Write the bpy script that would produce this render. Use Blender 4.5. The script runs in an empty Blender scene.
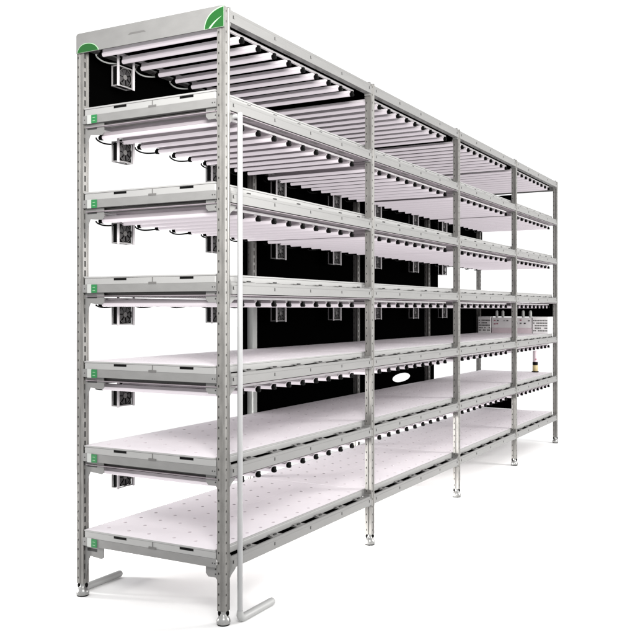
import bpy, math, random
from mathutils import Vector
random.seed(7)
scene = bpy.context.scene
COL = scene.collection
R = math.radians

# ------------------------------------------------------------------ sizes (metres)
L = 1.3824            # one bay
D = 0.7609            # post to post, front to back
NB = 4
BEAM = [2.107 - 0.3725 * k for k in range(6)]      # centre height of the shelf beams
TOPZ = 2.466                                        # centre of the top beam
SHELF = ['topmost', 'second', 'third', 'fourth', 'fifth', 'lowest']
BAY = ['nearest', 'second', 'third', 'farthest']

# ------------------------------------------------------------------ materials
def mat(name, col, rough=0.5, spec=0.4, metal=0.0, noise=0.06, scale=9.0, stretch=(1, 1, 1), bump=0.0, bscale=250, emit=None, estr=0.0):
    m = bpy.data.materials.new(name); m.use_nodes = True
    nt = m.node_tree; p = nt.nodes['Principled BSDF']
    p.inputs['Roughness'].default_value = rough
    p.inputs['Specular IOR Level'].default_value = spec
    p.inputs['Metallic'].default_value = metal
    p.inputs['Base Color'].default_value = (*col, 1)
    if noise > 0:
        tc = nt.nodes.new('ShaderNodeTexCoord'); mp = nt.nodes.new('ShaderNodeMapping')
        mp.inputs['Scale'].default_value = stretch
        nz = nt.nodes.new('ShaderNodeTexNoise'); nz.inputs['Scale'].default_value = scale
        nz.inputs['Detail'].default_value = 6
        rp = nt.nodes.new('ShaderNodeMapRange')
        rp.inputs['From Min'].default_value = 0.3; rp.inputs['From Max'].default_value = 0.7
        rp.inputs['To Min'].default_value = 1 - noise; rp.inputs['To Max'].default_value = 1 + noise
        mx = nt.nodes.new('ShaderNodeMix'); mx.data_type = 'RGBA'; mx.blend_type = 'MULTIPLY'
        mx.inputs[0].default_value = 1
        mx.inputs[6].default_value = (*col, 1)
        nt.links.new(tc.outputs['Object'], mp.inputs['Vector'])
        nt.links.new(mp.outputs['Vector'], nz.inputs['Vector'])
        nt.links.new(nz.outputs['Fac'], rp.inputs['Value'])
        nt.links.new(rp.outputs['Result'], mx.inputs[7])
        nt.links.new(mx.outputs[2], p.inputs['Base Color'])
        rr = nt.nodes.new('ShaderNodeMapRange')
        rr.inputs['To Min'].default_value = max(0, rough - 0.08); rr.inputs['To Max'].default_value = min(1, rough + 0.08)
        nt.links.new(nz.outputs['Fac'], rr.inputs['Value'])
        nt.links.new(rr.outputs['Result'], p.inputs['Roughness'])
        if bump > 0:
            n2 = nt.nodes.new('ShaderNodeTexNoise'); n2.inputs['Scale'].default_value = bscale
            b = nt.nodes.new('ShaderNodeBump'); b.inputs['Strength'].default_value = bump; b.inputs['Distance'].default_value = 0.001
            nt.links.new(mp.outputs['Vector'], n2.inputs['Vector'])
            nt.links.new(n2.outputs['Fac'], b.inputs['Height']); nt.links.new(b.outputs['Normal'], p.inputs['Normal'])
    if emit:
        p.inputs['Emission Color'].default_value = (*emit, 1); p.inputs['Emission Strength'].default_value = estr
    return m

M = {}
M['steel'] = mat('painted_steel', (.153, .1517, .149), .42, .4, 0.0, .05, 5, (1, 3, 6), bump=.05)
M['post'] = mat('galvanised_post', (.145, .141, .134), .4, .5, 0.2, .2, 9, (5, 5, 1.2), bump=.06)
M['hole'] = mat('slot_dark', (.03, .03, .03), .7, .2, noise=0)
M['underside'] = mat('dark_grey_steel', (.10, .097, .095), .5, .3, noise=.08)
M['black'] = mat('black_plastic', (.0016, .0016, .0016), .55, .06, noise=0)
M['darkfill'] = mat('dark_room_and_gap_shade', (.0006, .0006, .0006), 1.0, 0.0, noise=0)  # stands in for the dark room; also the gap shade on the beams
M['tray'] = mat('grey_white_tray', (.25, .249, .246), .45, .35, 0, .04, 4, bump=.05, bscale=120)
M['board'] = mat('lavender_white_board', (.645, .61, .64), .7, .2, 0, .03, 6, bump=.15, bscale=300)
M['plug'] = mat('planting_hole_foam', (.42, .38, .405), .8, .1, 0, .08, 40)
M['tube'] = mat('lamp_tube', (.23, .215, .225), .35, .4, noise=0, emit=(1.0, .91, .97), estr=.37)
M['reflector'] = mat('reflector_sheet', (.20, .174, .19), .5, .3, 0, .04, 5)
M['battenshade'] = mat('lamp_batten_shaded', (.25, .225, .242), .5, .3, noise=.03)  # lower-tier copy of the batten, shade between tubes put into its colour
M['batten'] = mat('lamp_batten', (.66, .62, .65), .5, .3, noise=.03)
M['rail'] = mat('lamp_rail', (.40, .385, .395), .4, .4, noise=.04)
M['pipe'] = mat('white_pvc', (.265, .267, .27), .35, .45, 0, .03, 8)
M['outlet'] = mat('grey_pvc', (.30, .303, .30), .4, .45, 0, .05, 8)
M['green'] = mat('emblem_green', (.004, .065, .008), .5, .3, 0, .05, 20)
M['palegreen'] = mat('emblem_pale_green', (.25, .38, .25), .5, .3, noise=0)
M['tag'] = mat('tag_green', (.006, .125, .032), .4, .4, noise=.05)
M['white'] = mat('white_paint', (.32, .33, .32), .4, .4, noise=.02)
M['chrome'] = mat('zinc_foot', (.27, .27, .265), .28, .6, .75, .06, 30)
M['cabinet'] = mat('cabinet_white', (.66, .65, .65), .5, .3, 0, .05, 12)
M['cabinetpink'] = mat('cabinet_pink', (.55, .47, .50), .5, .3, 0, .05, 12)
M['red'] = mat('red_mark', (.30, .12, .16), .5, .3, noise=.1)
M['yellow'] = mat('yellow_base', (.40, .33, .17), .5, .3, noise=.15)
M['fan'] = mat('fan_frame', (.20, .194, .197), .4, .4, noise=.06)
M['blade'] = mat('fan_blade', (.012, .011, .012), .5, .4, noise=.1)
M['floor'] = mat('studio_floor', (.84, .84, .84), .9, .1, 0, .01, 1)

# ------------------------------------------------------------------ mesh builder
class MB:
    def __init__(s): s.v, s.f, s.mi, s.mats, s.sm = [], [], [], [], []
    def m(s, key):
        if key not in s.mats: s.mats.append(key)
        return s.mats.index(key)
    def poly(s, pts, key, smooth=False):
        b = len(s.v); s.v += [tuple(p) for p in pts]; s.f.append(list(range(b, b + len(pts)))); s.mi.append(s.m(key)); s.sm.append(smooth)
    def faces(s, vs, fs, key, smooth=False):
        b = len(s.v); s.v += [tuple(p) for p in vs]; k = s.m(key)
        for f in fs: s.f.append([b + i for i in f]); s.mi.append(k); s.sm.append(smooth)
    def box(s, x0, x1, y0, y1, z0, z1, key):
        vs = [(x0,y0,z0),(x1,y0,z0),(x1,y1,z0),(x0,y1,z0),(x0,y0,z1),(x1,y0,z1),(x1,y1,z1),(x0,y1,z1)]
        s.faces(vs, [(0,3,2,1),(4,5,6,7),(0,1,5,4),(1,2,6,5),(2,3,7,6),(3,0,4,7)], key)
    def cham(s, x0, x1, y0, y1, z0, z1, c, key):
        # box with chamfered vertical corners and chamfered top rim
        def ring(z, i):
            a0, a1, b0, b1 = x0 + i, x1 - i, y0 + i, y1 - i
            return [(a0+c,b0,z),(a1-c,b0,z),(a1,b0+c,z),(a1,b1-c,z),(a1-c,b1,z),(a0+c,b1,z),(a0,b1-c,z),(a0,b0+c,z)]
        rs = [ring(z0, 0), ring(z1 - c, 0), ring(z1 - .3*c, .3*c), ring(z1, c)]
        vs = sum(rs, []); fs = [tuple(reversed(range(8)))]
        for k in range(3):
            for i in range(8):
                j = (i + 1) % 8; fs.append((8*k+i, 8*k+j, 8*k+8+j, 8*k+8+i))
        fs.append(tuple(range(24, 32)))
        s.faces(vs, fs, key)
    def prism(s, pts, d, key, close=True):
        # pts: 3D planar polygon, extruded by vector d
        n = len(pts); a = [Vector(p) for p in pts]; b = [p + Vector(d) for p in a]
        nrm = Vector((0, 0, 0))
        for i in range(n): nrm += a[i].cross(a[(i+1) % n])
        if nrm.dot(Vector(d)) > 0: a, b = a[::-1], b[::-1]
        fs = [tuple(range(n)), tuple(reversed(range(n, 2*n)))]
        for i in range(n):
            j = (i + 1) % n; fs.append((i, n + i, n + j, j))
        s.faces(a + b, fs, key)
    def cyl(s, p0, p1, r0, r1=None, key='steel', n=16, caps=True, smooth=True):
        r1 = r0 if r1 is None else r1
        s.tube([p0, p1], [r0, r1], key, n, caps)
    def tube(s, path, rad, key, n=14, caps=True):
        P = [Vector(p) for p in path]
        if not isinstance(rad, (list, tuple)): rad = [rad] * len(P)
        vs = []; up = None
        for i, p in enumerate(P):
            t = (P[min(i+1, len(P)-1)] - P[max(i-1, 0)]).normalized()
            if up is None:
                up = Vector((0, 0, 1)) if abs(t.z) < .9 else Vector((1, 0, 0))
            u = (up - t * up.dot(t)).normalized(); w = t.cross(u); up = u
            for k in range(n):
                a = 2 * math.pi * k / n
                vs.append(p + (u * math.cos(a) + w * math.sin(a)) * rad[i])
        fs = []
        for i in range(len(P) - 1):
            for k in range(n):
                j = (k + 1) % n; fs.append((i*n+k, i*n+j, (i+1)*n+j, (i+1)*n+k))
        s.faces(vs, fs, key, True)
        if caps:
            s.poly(list(reversed(vs[:n])), key); s.poly(vs[-n:], key)
    def lathe(s, prof, c, key, n=20):
        s.tube_l(prof, c, key, n)
    def tube_l(s, prof, c, key, n):
        vs = []
        for r, z in prof:
            for k in range(n):
                a = 2*math.pi*k/n; vs.append((c[0]+r*math.cos(a), c[1]+r*math.sin(a), c[2]+z))
        fs = []
        for i in range(len(prof)-1):
            for k in range(n):
                j = (k+1) % n; fs.append((i*n+k, i*n+j, (i+1)*n+j, (i+1)*n+k))
        s.faces(vs, fs, key, True)
        s.poly([vs[k] for k in reversed(range(n))], key); s.poly(vs[-n:], key)
    def mesh(s, name):
        me = bpy.data.meshes.new(name); me.from_pydata([tuple(p) for p in s.v], [], s.f)
        for k in s.mats: me.materials.append(M[k])
        me.polygons.foreach_set('material_index', s.mi); me.polygons.foreach_set('use_smooth', s.sm)
        me.update(); return me
    def build(s, name, parent=None, loc=(0, 0, 0), label=None):
        return place(name, s.mesh(name), parent, loc, label)

def place(name, me, parent=None, loc=(0, 0, 0), label=None):
    o = bpy.data.objects.new(name, me); COL.objects.link(o); o.location = loc
    if parent: o.parent = parent
    if label: o['label'] = label
    return o
def thing(name, label, cat, loc=(0, 0, 0), group=None):
    o = bpy.data.objects.new(name, None); COL.objects.link(o); o.location = loc
    o.empty_display_size = .1
    o['label'] = label; o['category'] = cat
    if group: o['group'] = group
    return o
def copy_tree(o, loc=None, label=None, parent=None):
    c = o.copy(); COL.objects.link(c)
    if parent: c.parent = parent
    if loc is not None: c.location = loc
    if label: c['label'] = label
    for ch in list(o.children): copy_tree(ch, parent=c)
    return c

# ------------------------------------------------------------------ setting
fl = MB()
n = 96
fl.poly([(2 + 60*math.cos(2*math.pi*k/n), 60*math.sin(2*math.pi*k/n), 0) for k in range(n)], 'floor')
o = fl.build('floor'); o['kind'] = 'structure'

# ------------------------------------------------------------------ rack
rack = thing('growing_rack', 'tall four-bay grey steel hydroponic growing rack with green leaf emblem on its end sign', 'rack')
PX, PY, PB, PT = .036, .038, .058, 2.494

def post_mesh(hw, hh, sw=.0055, sh=.009):
    b = MB()
    front = [(0, 0), (.007, 0), (.007 + hw, 0), (.018, 0), (.020, .003), (.027, .003), (.029, 0), (PX, 0)]
    side = [(0, PY), (0, PY - .005), (0, PY - .005 - sw), (0, .022), (.003, .020), (.003, .013), (0, .011), (0, 0)]
    zs = [PB]; pitch = .042; z = PB + .02
    holes = []
    while z + hh < PT - .01:
        holes.append((z, z + hh)); z += pitch
    def strip(poly, hole_at, holes):
        for i in range(len(poly) - 1):
            (xa, ya), (xb, yb) = poly[i], poly[i+1]
            if i == hole_at:
                prev = PB
                for (h0, h1) in holes:
                    b.poly([(xa,ya,prev),(xb,yb,prev),(xb,yb,h0),(xa,ya,h0)], 'post'); prev = h1
                    # the thickness of the sheet round the hole
                    inx, iny = (0, .0025) if ya == yb else (.0025, 0)
                    A = [(xa,ya,h0),(xb,yb,h0),(xb,yb,h1),(xa,ya,h1)]
                    B = [(p[0]+inx, p[1]+iny, p[2]) for p in A]
                    for k in range(4):
                        j = (k+1) % 4; b.poly([A[k], A[j], B[j], B[k]], 'post')
                b.poly([(xa,ya,prev),(xb,yb,prev),(xb,yb,PT),(xa,ya,PT)], 'post')
            else:
                b.poly([(xa,ya,PB),(xb,yb,PB),(xb,yb,PT),(xa,ya,PT)], 'post')
    strip(front, 1, holes); strip(side, 1, [(a, a + sh) for a, _ in holes])
    # plain rear faces
    b.poly([(PX,0,PB),(PX,PY,PB),(PX,PY,PT),(PX,0,PT)], 'post')
    b.poly([(PX,PY,PB),(0,PY,PB),(0,PY,PT),(PX,PY,PT)], 'post')
    b.poly([p + (PT,) for p in [(0,0),(PX,0),(PX,PY),(0,PY)]], 'post')
    b.poly([p + (PB,) for p in [(0,PY),(PX,PY),(PX,0),(0,0)]], 'post')
    b.box(.0035, PX-.002, .0035, PY-.002, PB+.002, PT-.002, 'hole')  # dark core: shade of the hollow inside put in as colour
    return b.mesh('post')
def foot_mesh():
    b = MB()
    c = (PX/2, PY/2, 0)
    b.lathe([(.024, 0), (.026, .002), (.026, .006)], c, 'black')
    b.lathe([(.027, .0062), (.0285, .012), (.0275, .022), (.022, .033), (.015, .039), (.0125, .046), (.0125, .0575)], c, 'chrome')
    return b.mesh('foot')
def neck_reflection_mesh():
    b = MB(); c = (PX/2, PY/2, 0)
    dx, dy = .48*.0165, -.877*.0165
    for sgn in (-1, 1):
        b.lathe([(.0035, .036), (.0065, .042), (.007, .049), (.005, .056)], (c[0]+sgn*dx, c[1]+sgn*dy, 0), 'black', 10)  # added black lobes shaped as dark edge reflections of the foot neck
    return b.mesh('neck_reflection')
pf, pb_, ft, nu = post_mesh(.007, .009), post_mesh(.010, .026), foot_mesh(), neck_reflection_mesh()
for i in range(NB + 1):
    for j in (0, 1):
        X = i * L if i < NB else NB * L
        p = place('post', pb_ if j else pf, rack, (X, -.002 if j == 0 else .757, 0))
        f = place('foot', ft, p); place('neck_reflection', nu, f)
        if i == 1 and j == 1:
            s = MB(); s.box(-.003, PX+.003, -.003, PY, .64, 1.318, 'white')  # added white box for the stretch where this post is blown out
            s.build('post_whiteout', p, label='white box standing in for the blown-out part of the back post')

def beam_mesh(z0, z1, x0, x1, sgn=1, shade_and_tabs=True, lip=True):
    """channel running along X; front face at y=0, body towards +y (times sgn)"""
    b = MB()
    prof = [(0, z0), (.034, z0), (.034, z0+.002), (.003, z0+.0025), (.003, z1-.003), (.034, z1-.0025), (.034, z1), (.0035, z1), (.0035, z1-.011), (0, z1-.014)]
    pts = [(x0, sgn*y, z) for y, z in prof]
    b.prism(pts, (x1-x0, 0, 0), 'steel')
    ln = x1 - x0
    for k in range(5):
        xb = x0 + .026 + (ln - .052) * k / 4
        b.box(xb-.0035, xb+.0005, min(0, -sgn*.0012), max(0, -sgn*.0012), -.007, .007, 'hole')
        b.box(xb+.0008, xb+.009, min(0, -sgn*.0025), max(0, -sgn*.0025), -.005, .005, 'steel')
    if shade_and_tabs:
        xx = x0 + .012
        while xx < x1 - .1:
            b.box(xx, xx+.118, *sorted((sgn*.012, sgn*.0385)), z1+.0004, z1+.0016, 'darkfill')  # shade of the gap between tray and beam put in as black strips
            b.prism([(xx+.126, sgn*.010, z1+.0004), (xx+.200, sgn*.010, z1+.0004), (xx+.19, sgn*.0385, z1+.006), (xx+.136, sgn*.0385, z1+.006)], (0, 0, .0015), 'steel')
            b.box(xx+.150, xx+.172, *sorted((sgn*.018, sgn*.026)), z1+.0045, z1+.0095, 'hole')
            xx += .212
    # underside holes with bent tabs
    for k in range(4):
        xb = x0 + .12 + k * (ln-.24)/3
        b.box(xb-.03, xb+.03, *sorted((sgn*.014, sgn*.026)), z0-.0012, z0-.0003, 'underside')
    # end connectors
    for xe, d in ((x0, 1), (x1, -1)):
        b.box(*sorted((xe, xe+d*.012)), *sorted((sgn*.004, sgn*.036)), z0-.012, z1+.010, 'steel')
    return b.mesh('front_beam' if sgn > 0 else 'back_beam')
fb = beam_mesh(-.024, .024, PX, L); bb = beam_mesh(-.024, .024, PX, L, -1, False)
tb = beam_mesh(-.026, .026, PX, L, 1, False); tbb = beam_mesh(-.026, .026, PX, L, -1, False)
for i in range(NB):
    for z in BEAM:
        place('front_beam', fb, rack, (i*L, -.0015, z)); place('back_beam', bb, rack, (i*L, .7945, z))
    place('front_beam', tb, rack, (i*L, -.0015, TOPZ)); place('back_beam', tbb, rack, (i*L, .7945, TOPZ))

def end_beam_mesh(sgn):
    b = MB(); y0, y1 = PY-.0015, .757
    pr = [(0, -.013), (.03, -.013), (.03, -.011), (.002, -.0105), (.002, .019), (.03, .0195), (.03, .022), (0, .022)]
    b.prism([(sgn*x, y0, z) for x, z in pr], (0, y1-y0, 0), 'steel')
    for yb in (y0+.008, y0+.02, y1-.012):
        b.cyl((sgn*-.0006, yb, .004), (sgn*.001, yb, .004), .0028, None, 'hole', 10)
    return b.mesh('end_beam')
def cross_mesh():
    b = MB()
    b.box(.034, .05, .09, .69, -.033, -.0135, 'underside')
    return b.mesh('cross_member')
def bracket_mesh(front):
    b = MB()
    if front:
        b.prism([(.012, PY-.001, -.0135), (.012, .10, -.0135), (.012, .10, -.045), (.012, .088, -.058), (.012, .052, -.058), (.012, PY-.001, -.075)], (.004, 0, 0), 'steel')
        for z in (-.024, -.044): b.cyl((.0112, .052, z), (.0125, .052, z), .0032, None, 'hole', 10)
        b.prism([(PX, .02, -.0245), (.11, .02, -.0245), (.11, .02, -.04), (.075, .02, -.062), (PX, .02, -.11)], (0, .003, 0), 'steel')
    else:
        b.prism([(.012, .757, -.0135), (.012, .648, -.0135), (.012, .648, -.058), (.012, .66, -.066), (.012, .70, -.063), (.012, .728, -.06), (.012, .745, -.10), (.012, .757, -.17)], (.004, 0, 0), 'steel')
        b.box(.0108, .0125, .688, .742, -.038, -.026, 'hole')
    return b.mesh('corner_bracket')
eb0, eb1, xm, b0, b1 = end_beam_mesh(1), end_beam_mesh(-1), cross_mesh(), bracket_mesh(True), bracket_mesh(False)
for z in BEAM:
    place('end_beam', eb0, rack, (-.0035, 0, z)); place('end_beam', eb1, rack, (NB*L + PX + .0005, 0, z))
    if z != BEAM[-1]: place('cross_member', xm, rack, (0, 0, z))
    place('corner_bracket', b0, rack, (0, 0, z)); place('corner_bracket', b1, rack, (0, 0, z))
# small lettered plates at the back corner of each shelf end
tg = MB()
tg.box(-.0055, -.0036, 0.7038, .729, -.015, .024, 'white')
tgm = tg.mesh('label_plate')
gs = MB()
gs.box(-.0068, -.0056, .672, .7035, -.014, .022, 'tag')
for y0, y1, z0, z1 in ((.681,.695,.009,.0106),(.681,.695,-.005,-.0034)):
    gs.box(-.0073, -.0069, y0, y1, z0, z1, 'palegreen')
gsm = gs.mesh('green_tag')
for z in BEAM:
    t = place('label_plate', tgm, rack, (0, 0, z)); place('green_tag', gsm, t)

# end sign with the leaf emblem
sg = MB()
SZ0, SZ1 = 2.4085, 2.4955
pts = [(-.0105, -.004, SZ0), (-.0105, -.004, SZ1)]
pts += [(-.0105, 0.776 + .012*math.sin(R(a)), SZ1 - .012 + .012*math.cos(R(a))) for a in range(0, 91, 15)] + [(-.0105, .788, SZ0)]
sg.prism(pts, (.005, 0, 0), 'steel')
sign = sg.build('sign_panel', rack)
h = MB(); h.prism([(-.0112, y, z) for y, z in ((.49,2.4485),(.395,2.4485),(.405,2.456),(.48,2.456))], (.0006, 0, 0), 'underside')  # flat dark patch: shading of the embossed handle put in as colour
h.build('recess_shade', sign)
rack_xb = NB*L + PX
eg = MB(); eg.box(rack_xb, rack_xb+.004, -.002, .795, SZ0, SZ1, 'steel'); eg.build('end_plate', rack)

def arc(p0, p1, p2, n=12):
    return [((1-t)**2*p0[0]+2*t*(1-t)*p1[0]+t*t*p2[0], (1-t)**2*p0[1]+2*t*(1-t)*p1[1]+t*t*p2[1]) for t in [k/n for k in range(n+1)]]
LX = -.0106
e = MB()
out = arc((.0925, SZ0+.0005), (.088, 2.482), (-.0035, 2.4935), 16) + [(-.0035, SZ0+.0005)]
inn = arc((.0885, SZ0+.0012), (.083, 2.477), (-.0032, 2.4885), 16) + [(-.0032, SZ0+.0012)]
e.prism([(LX, y, z) for y, z in out], (-.0006, 0, 0), 'palegreen')
e.prism([(LX-.0007, y, z) for y, z in inn], (-.0006, 0, 0), 'green')
v0 = arc((.069, SZ0+.0015), (.045, 2.438), (.004, 2.452), 12); v1 = arc((.004, 2.452), (.038, 2.433), (.0585, SZ0+.0015), 12)
e.prism([(LX-.0014, y, z) for y, z in v0 + v1[1:]], (-.0005, 0, 0), 'palegreen')
e.build('leaf_emblem', sign, label='green leaf emblem with a pale curved vein')
e = MB()
out = arc((.784, SZ0+.0005), (.770, 2.452), (.722, 2.4475), 10) + arc((.722, 2.4475), (.672, 2.444), (.655, SZ0+.0005), 10)[1:]
inn = arc((.7805, SZ0+.0012), (.768, 2.448), (.722, 2.4440), 10) + arc((.722, 2.4440), (.676, 2.441), (.660, SZ0+.0012), 10)[1:]
e.prism([(LX, y, z) for y, z in out], (-.0006, 0, 0), 'palegreen')
e.prism([(LX-.0007, y, z) for y, z in inn], (-.0006, 0, 0), 'green')
e.build('leaf_emblem', sign, label='green half-round tip of a leaf emblem')

# added black boards standing in for the dark room behind and above the rack
bk = [(0.037, 5.72, 2.15, 2.439), (1.075, 5.72, 1.775, 2.09), (1.352, 4.47, 1.40, 1.72), (1.352, 5.72, 1.03, 1.345), (1.352, 4.375, .655, .975)]
for n_, (x0, x1, z0, z1) in enumerate(bk):
    b = MB(); x1 = min(x1, NB*L + .2); z0 -= .035; z1 += .035
    if n_ < 4: b.box(x0, x1, .7955, .8095, z0, z1, 'darkfill')
    else:                                            # the lowest board has one oval cut that leaves a white spot
        xa, xb, zc, hz = 3.470, 3.859, 0.724, 0.036
        b.box(x0, xa, .7955, .8095, z0, z1, 'darkfill'); b.box(xb, x1, .7955, .8095, z0, z1, 'darkfill')
        xm_, hx = (xa+xb)/2, (xb-xa)/2
        for sg_, zz in ((1, z1), (-1, z0)):
            pts = [(xm_ - hx*math.cos(R(a)), .7955, zc + sg_*hz*math.sin(R(a))) for a in range(0, 181, 15)]
            b.prism(pts + [(xb, .7955, zz), (xa, .7955, zz)], (0, .014, 0), 'darkfill')
    b.build('dark_room_back', rack)
b = MB(); b.box(.01, NB*L, .035, .78, 2.458, 2.464, 'darkfill'); b.build('dark_room_top', rack)
b = MB(); b.box(rack_xb+.005, rack_xb+.012, .43, .79, 2.17, 2.40, 'darkfill'); b.build('dark_room_end', rack)
b = MB(); b.box(rack_xb+.005, rack_xb+.012, .43, .79, .30, .60, 'darkfill'); b.build('dark_room_end', rack)
b = MB(); b.box(rack_xb+.005, rack_xb+.012, .03, .79, 1.205, 1.34, 'darkfill'); b.build('dark_room_end', rack)

# ------------------------------------------------------------------ planting trays
XA, XB = -.002, L - .003
def tray_meshes():
    t = MB()
    t.cham(XA, XB, .042, .748, .0225, .0505, .004, 'tray')
    for y0, y1 in ((.042, .0476), (.7434, .748)): t.box(XA, XB, y0, y1, .0506, .0570, 'tray')
    t.box(XA+.01, XB-.01, .006+.04, .742, .016, .0222, 'reflector')
    tm = t.mesh('tray')
    s = MB(); s.box(XA-.0009, XA-.0002, -.035, .035, .0385, .0485, 'black'); sm_ = s.mesh('handle_slot')
    c = MB()
    c.box(XA-.003, XA-.0002, .345, .385, .020, .029, 'underside')
    c.box(XA-.0022, XA-.0002, .3635, .3665, .029, .050, 'underside')
    cm = c.mesh('drain_clip')
    return tm, sm_, cm
def board_mesh(y_rows, ya, yb):
    nx, X0, pit = 12, .074, .1092
    b = MB()
    z, zr, zb = .0575, .0552, .0508
    xs = [XA+.0005] + [X0 + pit*(k+.5) for k in range(nx-1)] + [XB-.0005]
    ys = [ya, (y_rows[0]+y_rows[1])/2, (y_rows[1]+y_rows[2])/2, yb]
    r, n = .0088, 12
    for i in range(nx):
        for j in range(3):
            cx, cy = X0 + pit*i, y_rows[j]
            a0, a1, b0_, b1_ = xs[i], xs[i+1], ys[j], ys[j+1]
            ring, rect, low = [], [], []
            for k in range(n):
                a = math.pi/4 + 2*math.pi*k/n + math.pi
                ring.append((cx + r*math.cos(a), cy + r*math.sin(a), z)); low.append((cx + r*.9*math.cos(a), cy + r*.9*math.sin(a), zr))
                ca, sa = math.cos(a), math.sin(a)
                m_ = max(abs(ca), abs(sa)); ux, uy = ca/m_, sa/m_
                rect.append((cx + (a1-cx if ux > 0 else cx-a0)*ux, cy + (b1_-cy if uy > 0 else cy-b0_)*uy, z))
            for k in range(n):
                q = (k+1) % n
                b.poly([rect[k], rect[q], ring[q], ring[k]], 'board')
                b.poly([ring[k], ring[q], low[q], low[k]], 'plug', True)
            b.poly(low, 'plug')
    x0, x1 = xs[0], xs[-1]
    for A, B in (((x0,ya),(x1,ya)), ((x1,ya),(x1,yb)), ((x1,yb),(x0,yb)), ((x0,yb),(x0,ya))):
        b.poly([(A[0],A[1],zb),(B[0],B[1],zb),(B[0],B[1],z),(A[0],A[1],z)], 'board')
    b.poly([(x0,yb,zb),(x1,yb,zb),(x1,ya,zb),(x0,ya,zb)], 'board')
    return b.mesh('planting_board')
tm, slm, clm = tray_meshes()
bd0 = board_mesh((.084, .198, .311), .048, .3790); bd1 = board_mesh((.447, .560, .674), .3797, .7430)
def tray_label(k, i): return f'long grey tray with lavender planting boards on the {SHELF[k]} shelf, {BAY[i]} bay'
tray0 = thing('planting_tray', tray_label(0, 0), 'tray', (0, 0, BEAM[0]), 'planting trays lying on the rack shelves')
er = MB(); er.box(XA-.0014, XA+.0003, .044, .746, .0507, .0571, 'tray'); erm = er.mesh('end_rim')
tt = place('tray', tm, tray0); place('handle_slot', slm, tt, (0, .187, 0)); place('handle_slot', slm, tt, (0, .5425, 0)); place('drain_clip', clm, tt)
place('planting_board', bd0, tray0); place('planting_board', bd1, tray0)
trays = [tray0]
for k in range(6):
    for i in range(NB):
        if k or i:
            c = copy_tree(tray0, (i*L, 0, BEAM[k]), tray_label(k, i))
            if i == 0: trays.append(c)
for c in trays: place('end_rim', erm, c)

# ------------------------------------------------------------------ lamp arrays (origin at the tube axis height)
NT, TX0, TP = 10, .068, .1312
Y0, Y1 = .048, .712
def lamp_array(label, refl, white_cable, loc):
    t = thing('grow_light_array', label, 'grow light', loc, 'grow light arrays under the rack shelves')
    r = MB()
    for y in (Y0+.008, Y1-.032): r.box(.045, L-.10, y, y+.012, .0198, .0292, 'rail')
    place('lamp_rail', r.mesh('lamp_rail'), t)
    if refl:
        q = MB(); q.box(.004, L-.004, .036, .745, .0345, .0375, 'reflector')
        q.box(PX+.004, L-.004, .003, .0355, .0345, .0375, 'reflector')
        for x in (.17, .46, .75, 1.04): q.box(x, x+.07, .012, .030, .0337, .0343, 'underside')
        q.build('reflector', t)
    tu = MB(); tu.cyl((0, Y0+.0105, 0), (0, Y1-.0105, 0), .0100, None, 'tube', 16); tum = tu.mesh('lamp_tube')
    ba = MB(); ba.box(-.0105, .0105, Y0+.016, Y1-.016, .0060, .0195, 'battenshade' if refl else 'batten'); bam = ba.mesh('batten')
    ca = MB()
    ca.box(-.0075, .0075, -.0055, .0055, -.0105, .0150, 'black')
    ca.cyl((.002, -.0080, -.003), (.002, -.0057, -.003), .0065, None, 'black', 12)
    ca.cyl((0, .0057, 0), (0, .0103, 0), .0106, None, 'black', 14)
    cam_ = ca.mesh('end_cap')
    for k in range(NT):
        x = TX0 + TP*k
        u = place('lamp_tube', tum, t, (x, 0, 0))
        place('batten', bam, u); place('end_cap', cam_, u, (0, Y0, 0)); place('end_cap', cam_, u, (0, Y1, 0))
    cb = MB(); xa, xb = -.022, TP + .006
    path = [(xa + (xb-xa)*u, Y1 + .012 + .022*math.sin(math.pi*u)**.6, -.003 - .010*math.sin(math.pi*u)) for u in [q/12 for q in range(13)]]
    cb.tube(path, .0038, 'white' if white_cable else 'black', 8); cbm = cb.mesh('cable_loop')
    for k in range(0, NT, 2): place('cable_loop', cbm, t, (TX0 + TP*k, 0, 0))
    return t
def al(k, i):
    return (f'white tube grow lights under the added black top of the {BAY[i]} bay' if k == 0 else
            f'white tube grow lights beneath the {SHELF[k-1]} shelf of the {BAY[i]} bay')
XO = [0, .014, .022, .022]
LZ = [2.413] + [z - .065 for z in BEAM[:5]]
proto_top = lamp_array(al(0, 0), False, True, (0, 0, LZ[0]))
proto = lamp_array(al(1, 0), True, False, (0, 0, LZ[1]))
for k in range(6):
    for i in range(NB):
        if (k, i) in ((0, 0), (1, 0)): continue
        copy_tree(proto_top if k == 0 else proto, (i*L + XO[i], 0, LZ[k]), al(k, i))

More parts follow.
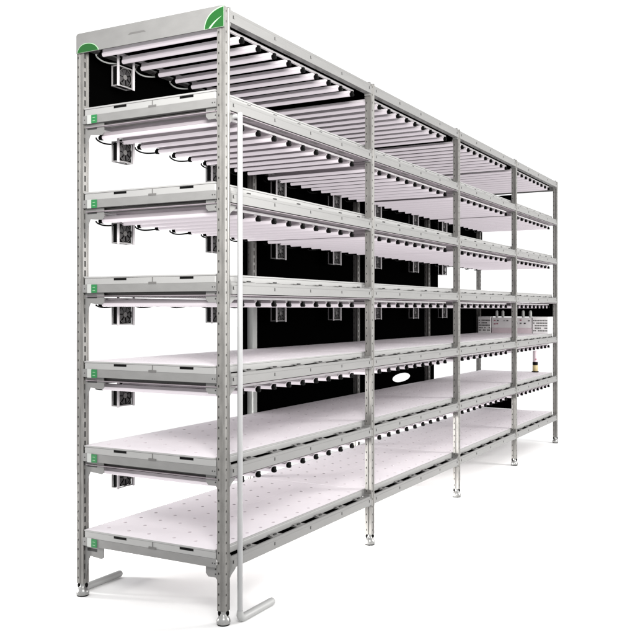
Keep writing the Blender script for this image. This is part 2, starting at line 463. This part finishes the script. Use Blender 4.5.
# ------------------------------------------------------------------ fans hanging at the back of the lamp arrays
def fan_thing(label, loc):
    t = thing('box_fan', label, 'fan', loc, 'small box fans hanging behind the tubes')
    w, d, h0, h1, g = .050, .018, -.016, -.110, .005
    f = MB()
    for y in (-d, d):
        f.box(-w, -w+g, y-g/2, y+g/2, h1, h0, 'fan'); f.box(w-g, w, y-g/2, y+g/2, h1, h0, 'fan')
        f.box(-w+g, w-g, y-g/2, y+g/2, h0-g, h0, 'fan'); f.box(-w+g, w-g, y-g/2, y+g/2, h1, h1+g, 'fan')
    for x in (-w+g/2, w-g/2):
        for z in (h0-g/2, h1+g/2): f.box(x-g/2+.0003, x+g/2-.0003, -d+g/2, d-g/2, z-g/2+.0003, z+g/2-.0003, 'fan')
    f.build('frame', t)
    for x in (-w-.003, w+.003):
        b = MB(); b.box(x-.0065, x+.0065, -d-.0065, -d-.003, h1-.003, .030, 'rail'); b.build('hanger', t)
    c = MB(); zc = (h0+h1)/2
    c.cyl((0, -d-.001, zc), (0, -d+.0038, zc), .012, None, 'underside', 18)
    for k in range(7):
        a = 2*math.pi*k/7; pts = []
        for rr, da, yy in ((.013, -.25, -d), (.038, -.42, -d), (.038, .30, -d+.002), (.013, .35, -d+.002)):
            pts.append((rr*math.cos(a+da), yy, zc + rr*math.sin(a+da)))
        c.faces(pts + [(p[0], p[1]+.0015, p[2]) for p in pts], [(0,1,2,3),(7,6,5,4),(0,4,5,1),(1,5,6,2),(2,6,7,3),(3,7,4,0)], 'blade')
    c.build('rotor', t)
    s = MB()
    n = 24
    path = [(.041*math.cos(2*math.pi*k/n), -d-.001, zc + .041*math.sin(2*math.pi*k/n)) for k in range(n+1)]
    s.tube(path, .0012, 'underside', 6, False)
    s.build('shroud', t)
    m_ = MB(); m_.box(-w+g+.0005, w-g-.0005, -d+.004, d-.003, h1+g+.0005, h0-g-.0005, 'black'); m_.build('housing', t)
    return t
spots = [(0, 0, 0, -.025)]
for k in range(1, 6):
    for i in range(NB):
        for s in (0, 1):
            if (k <= 3 and not (i == 3 and s == 1)) or (i == 0 and s == 0): spots.append((k, i, s, 0))
def fan_label(k, i, s):
    where = 'added black top' if k == 0 else f'{SHELF[k-1]} shelf'
    return f'small box fan hanging under the {where}, {"nearer" if s == 0 else "farther"} fan of the {BAY[i]} bay'
fan0 = None
for k, i, s, dz in spots:
    loc = (i*L + (.205 if s == 0 else .932), .712, LZ[k] + .017 + dz)
    if fan0 is None: fan0 = fan_thing(fan_label(k, i, s), loc)
    else: copy_tree(fan0, loc, fan_label(k, i, s))

# ------------------------------------------------------------------ drain pipes
def drain_pipe(name, x, y, ztop, xend, label):
    t = thing(name, label, 'pipe', (x, y, 0), 'white drain pipes at the near end of the rack')
    b = MB()
    b.tube([(0, 0, .03), (0, 0, ztop-.006), (0, 0, ztop)], [.0112, .0112, .009], 'pipe', 20)
    b.build('riser', t)
    if y < 0:
        e_ = MB(); e_.tube([(0, 0, ztop-.022), (0, .012, ztop-.014), (0, .03, ztop-.014)], [.0105, .0105, .0105], 'pipe', 16); e_.build('inlet_elbow', t)
    f = MB()
    r = .0165
    path = [(0, 0, .075), (0, 0, .04)] + [(.022 - .022*math.cos(R(a)), 0, .04 - .022*math.sin(R(a))) for a in (25, 50, 75, 90)]
    path = [(0, 0, .05), (0, 0, .032), (.006, 0, .022), (.018, 0, r+.0005), (.04, 0, r+.0005)]
    xl = xend - x
    path += [(xl-.02, 0, r+.0005), (xl-.008, 0, r+.0005), (xl-.002, 0, r+.0005), (xl, 0, r+.0005)]
    f.tube(path, [.0125, .0150, .0163, r, r, r, r*.96, r*.75, r*.35], 'outlet', 20)
    f.build('floor_outlet', t)
    return t
drain_pipe('drain_pipe', .066, -.031, 2.075, .322, 'white J-shaped drain pipe standing in front of the nearest front post')
drain_pipe('drain_pipe', .058, .8125, 2.0, .312, 'white drain pipe behind the near back post, grey outlet on the floor')

# ------------------------------------------------------------------ things on the shelves at the far end
zs4 = BEAM[3] + .0578
def vent_box(name, label, y0, y1, key, cols):
    t = thing(name, label, 'cabinet', (NB*L - .07, (y0+y1)/2, zs4), None)
    w = (y1-y0)/2; hh = .158
    b = MB(); b.cham(-.04, .04, -w, w, 0, hh, .004, key); b.build('body', t)
    g = MB()
    for a in range(cols):
        for c in range(5):
            if random.random() < .12: continue
            yc = -w + (a+1) * 2*w/(cols+1); zc = .026 + c*.024
            g.box(-.0412, -.0402, yc-.0055, yc+.0055, zc-.006, zc+.006, 'underside')
    g.build('vent_grid', t)
    return t
vent_box('vent_cabinet', 'white ventilated box with a dot grid, on the far back corner of a shelf', .612, .742, 'cabinet', 8)
vent_box('vent_cabinet', 'white ventilated box with a dot grid, beside the farthest front post', .052, .205, 'cabinet', 9)
cb = thing('control_cabinet', 'pinkish control box with red marks between two white ventilated boxes', 'cabinet', (NB*L - .07, .408, zs4))
b = MB(); b.cham(-.04, .04, -.197, .197, 0, .05, .004, 'cabinetpink'); b.box(-.036, .04, -.197, .197, .0505, .152, 'cabinet'); b.build('body', cb)
b = MB()
for yc, zc, k in ((.165,.12,'red'),(.135,.12,'underside'),(.165,.088,'red'),(.14,.09,'red'),(.07,.12,'white'),(.04,.12,'underside'),(-.05,.095,'hole'),(-.09,.095,'underside'),(-.13,.095,'hole'),(-.17,.12,'underside'),(-.09,.125,'red')):
    b = MB(); b.box(-.0372, -.0362, yc-.009, yc+.009, zc-.006, zc+.006, k); b.build('display', cb)
kn = MB(); kn.lathe([(.012, .1525), (.014, .17), (.014, .205), (.009, .218)], (0, 0, 0), 'white', 14); knm = kn.mesh('knob')
for y in (.155, .095, -.03, -.105, -.175): place('knob', knm, cb, (0, y, 0))

bt = thing('bottle', 'small bottle with yellow base, black band and red dot on the fifth shelf', 'bottle', (NB*L - .06, .19, BEAM[4]+.058))
b = MB(); b.lathe([(.030, 0), (.033, .003), (.033, .010)], (0, 0, 0), 'black', 20); b.build('foot_ring', bt)
b = MB(); b.lathe([(.022, .0105), (.025, .014), (.025, .062), (.021, .068)], (0, 0, 0), 'yellow', 20); b.build('base', bt)
b = MB(); b.lathe([(.024, .0685), (.025, .072), (.025, .094), (.023, .098)], (0, 0, 0), 'black', 20); b.build('band', bt)
b = MB(); b.lathe([(.021, .0985), (.022, .102), (.022, .195), (.020, .205)], (0, 0, 0), 'cabinetpink', 20)
b.cyl((-.0195, -.011, .124), (-.0205, -.0115, .124), .008, None, 'red', 12); b.build('neck', bt)

# ------------------------------------------------------------------ camera
cam = bpy.data.cameras.new('camera'); co = bpy.data.objects.new('camera', cam); COL.objects.link(co)
co.location = (-2.91992, -2.02369, 1.27398)
co.rotation_euler = (R(90), 0, R(28.683357 - 90))
cam.sensor_width = 36; cam.lens = 36 * 879.497 / 635
cam.shift_y = (309.607 - 317.5) / 635
cam.clip_start = .05; cam.clip_end = 500
scene.camera = co

# ------------------------------------------------------------------ light: white surroundings and three added lamps, none of them in view
w = bpy.data.worlds.new('World'); scene.world = w; w.use_nodes = True
bg = w.node_tree.nodes['Background']; bg.inputs[0].default_value = (1, 1, 1, 1); bg.inputs[1].default_value = .92
def added_lamp(name, loc, target, size, power):
    l = bpy.data.lights.new(name, 'AREA'); l.shape = 'SQUARE'; l.size = size; l.energy = power; l.color = (1, .985, .96)
    o = bpy.data.objects.new(name, l); COL.objects.link(o); o.location = loc
    o.rotation_euler = (Vector(target) - Vector(loc)).to_track_quat('-Z', 'Y').to_euler()
    return o
key = added_lamp('added_lamp', (-1.9, -1.6, 2.5), (.5, .3, 2.25), 1.0, 46)  # added unseen lamp, brightens the upper near end
key.data.spread = R(90)
bl = added_lamp('added_backlight', (.1, 3.7, .36), (2.1, .4, .02), 2.2, 94)  # added unseen lamp, clears the floor shade under the rack
bl.data.shape = 'RECTANGLE'; bl.data.size_y = .5; bl.data.spread = R(40)
added_lamp('added_fill', (4.6, -4.6, 2.1), (3.4, .2, 1.2), 2.2, 255)  # added unseen lamp, lifts the far front faces and shelf boards

scene.view_settings.view_transform = 'Standard'; scene.view_settings.look = 'None'
scene.view_settings.gamma = 1; scene.view_settings.exposure = 0.5
scene.render.resolution_x = scene.render.resolution_y = 1024
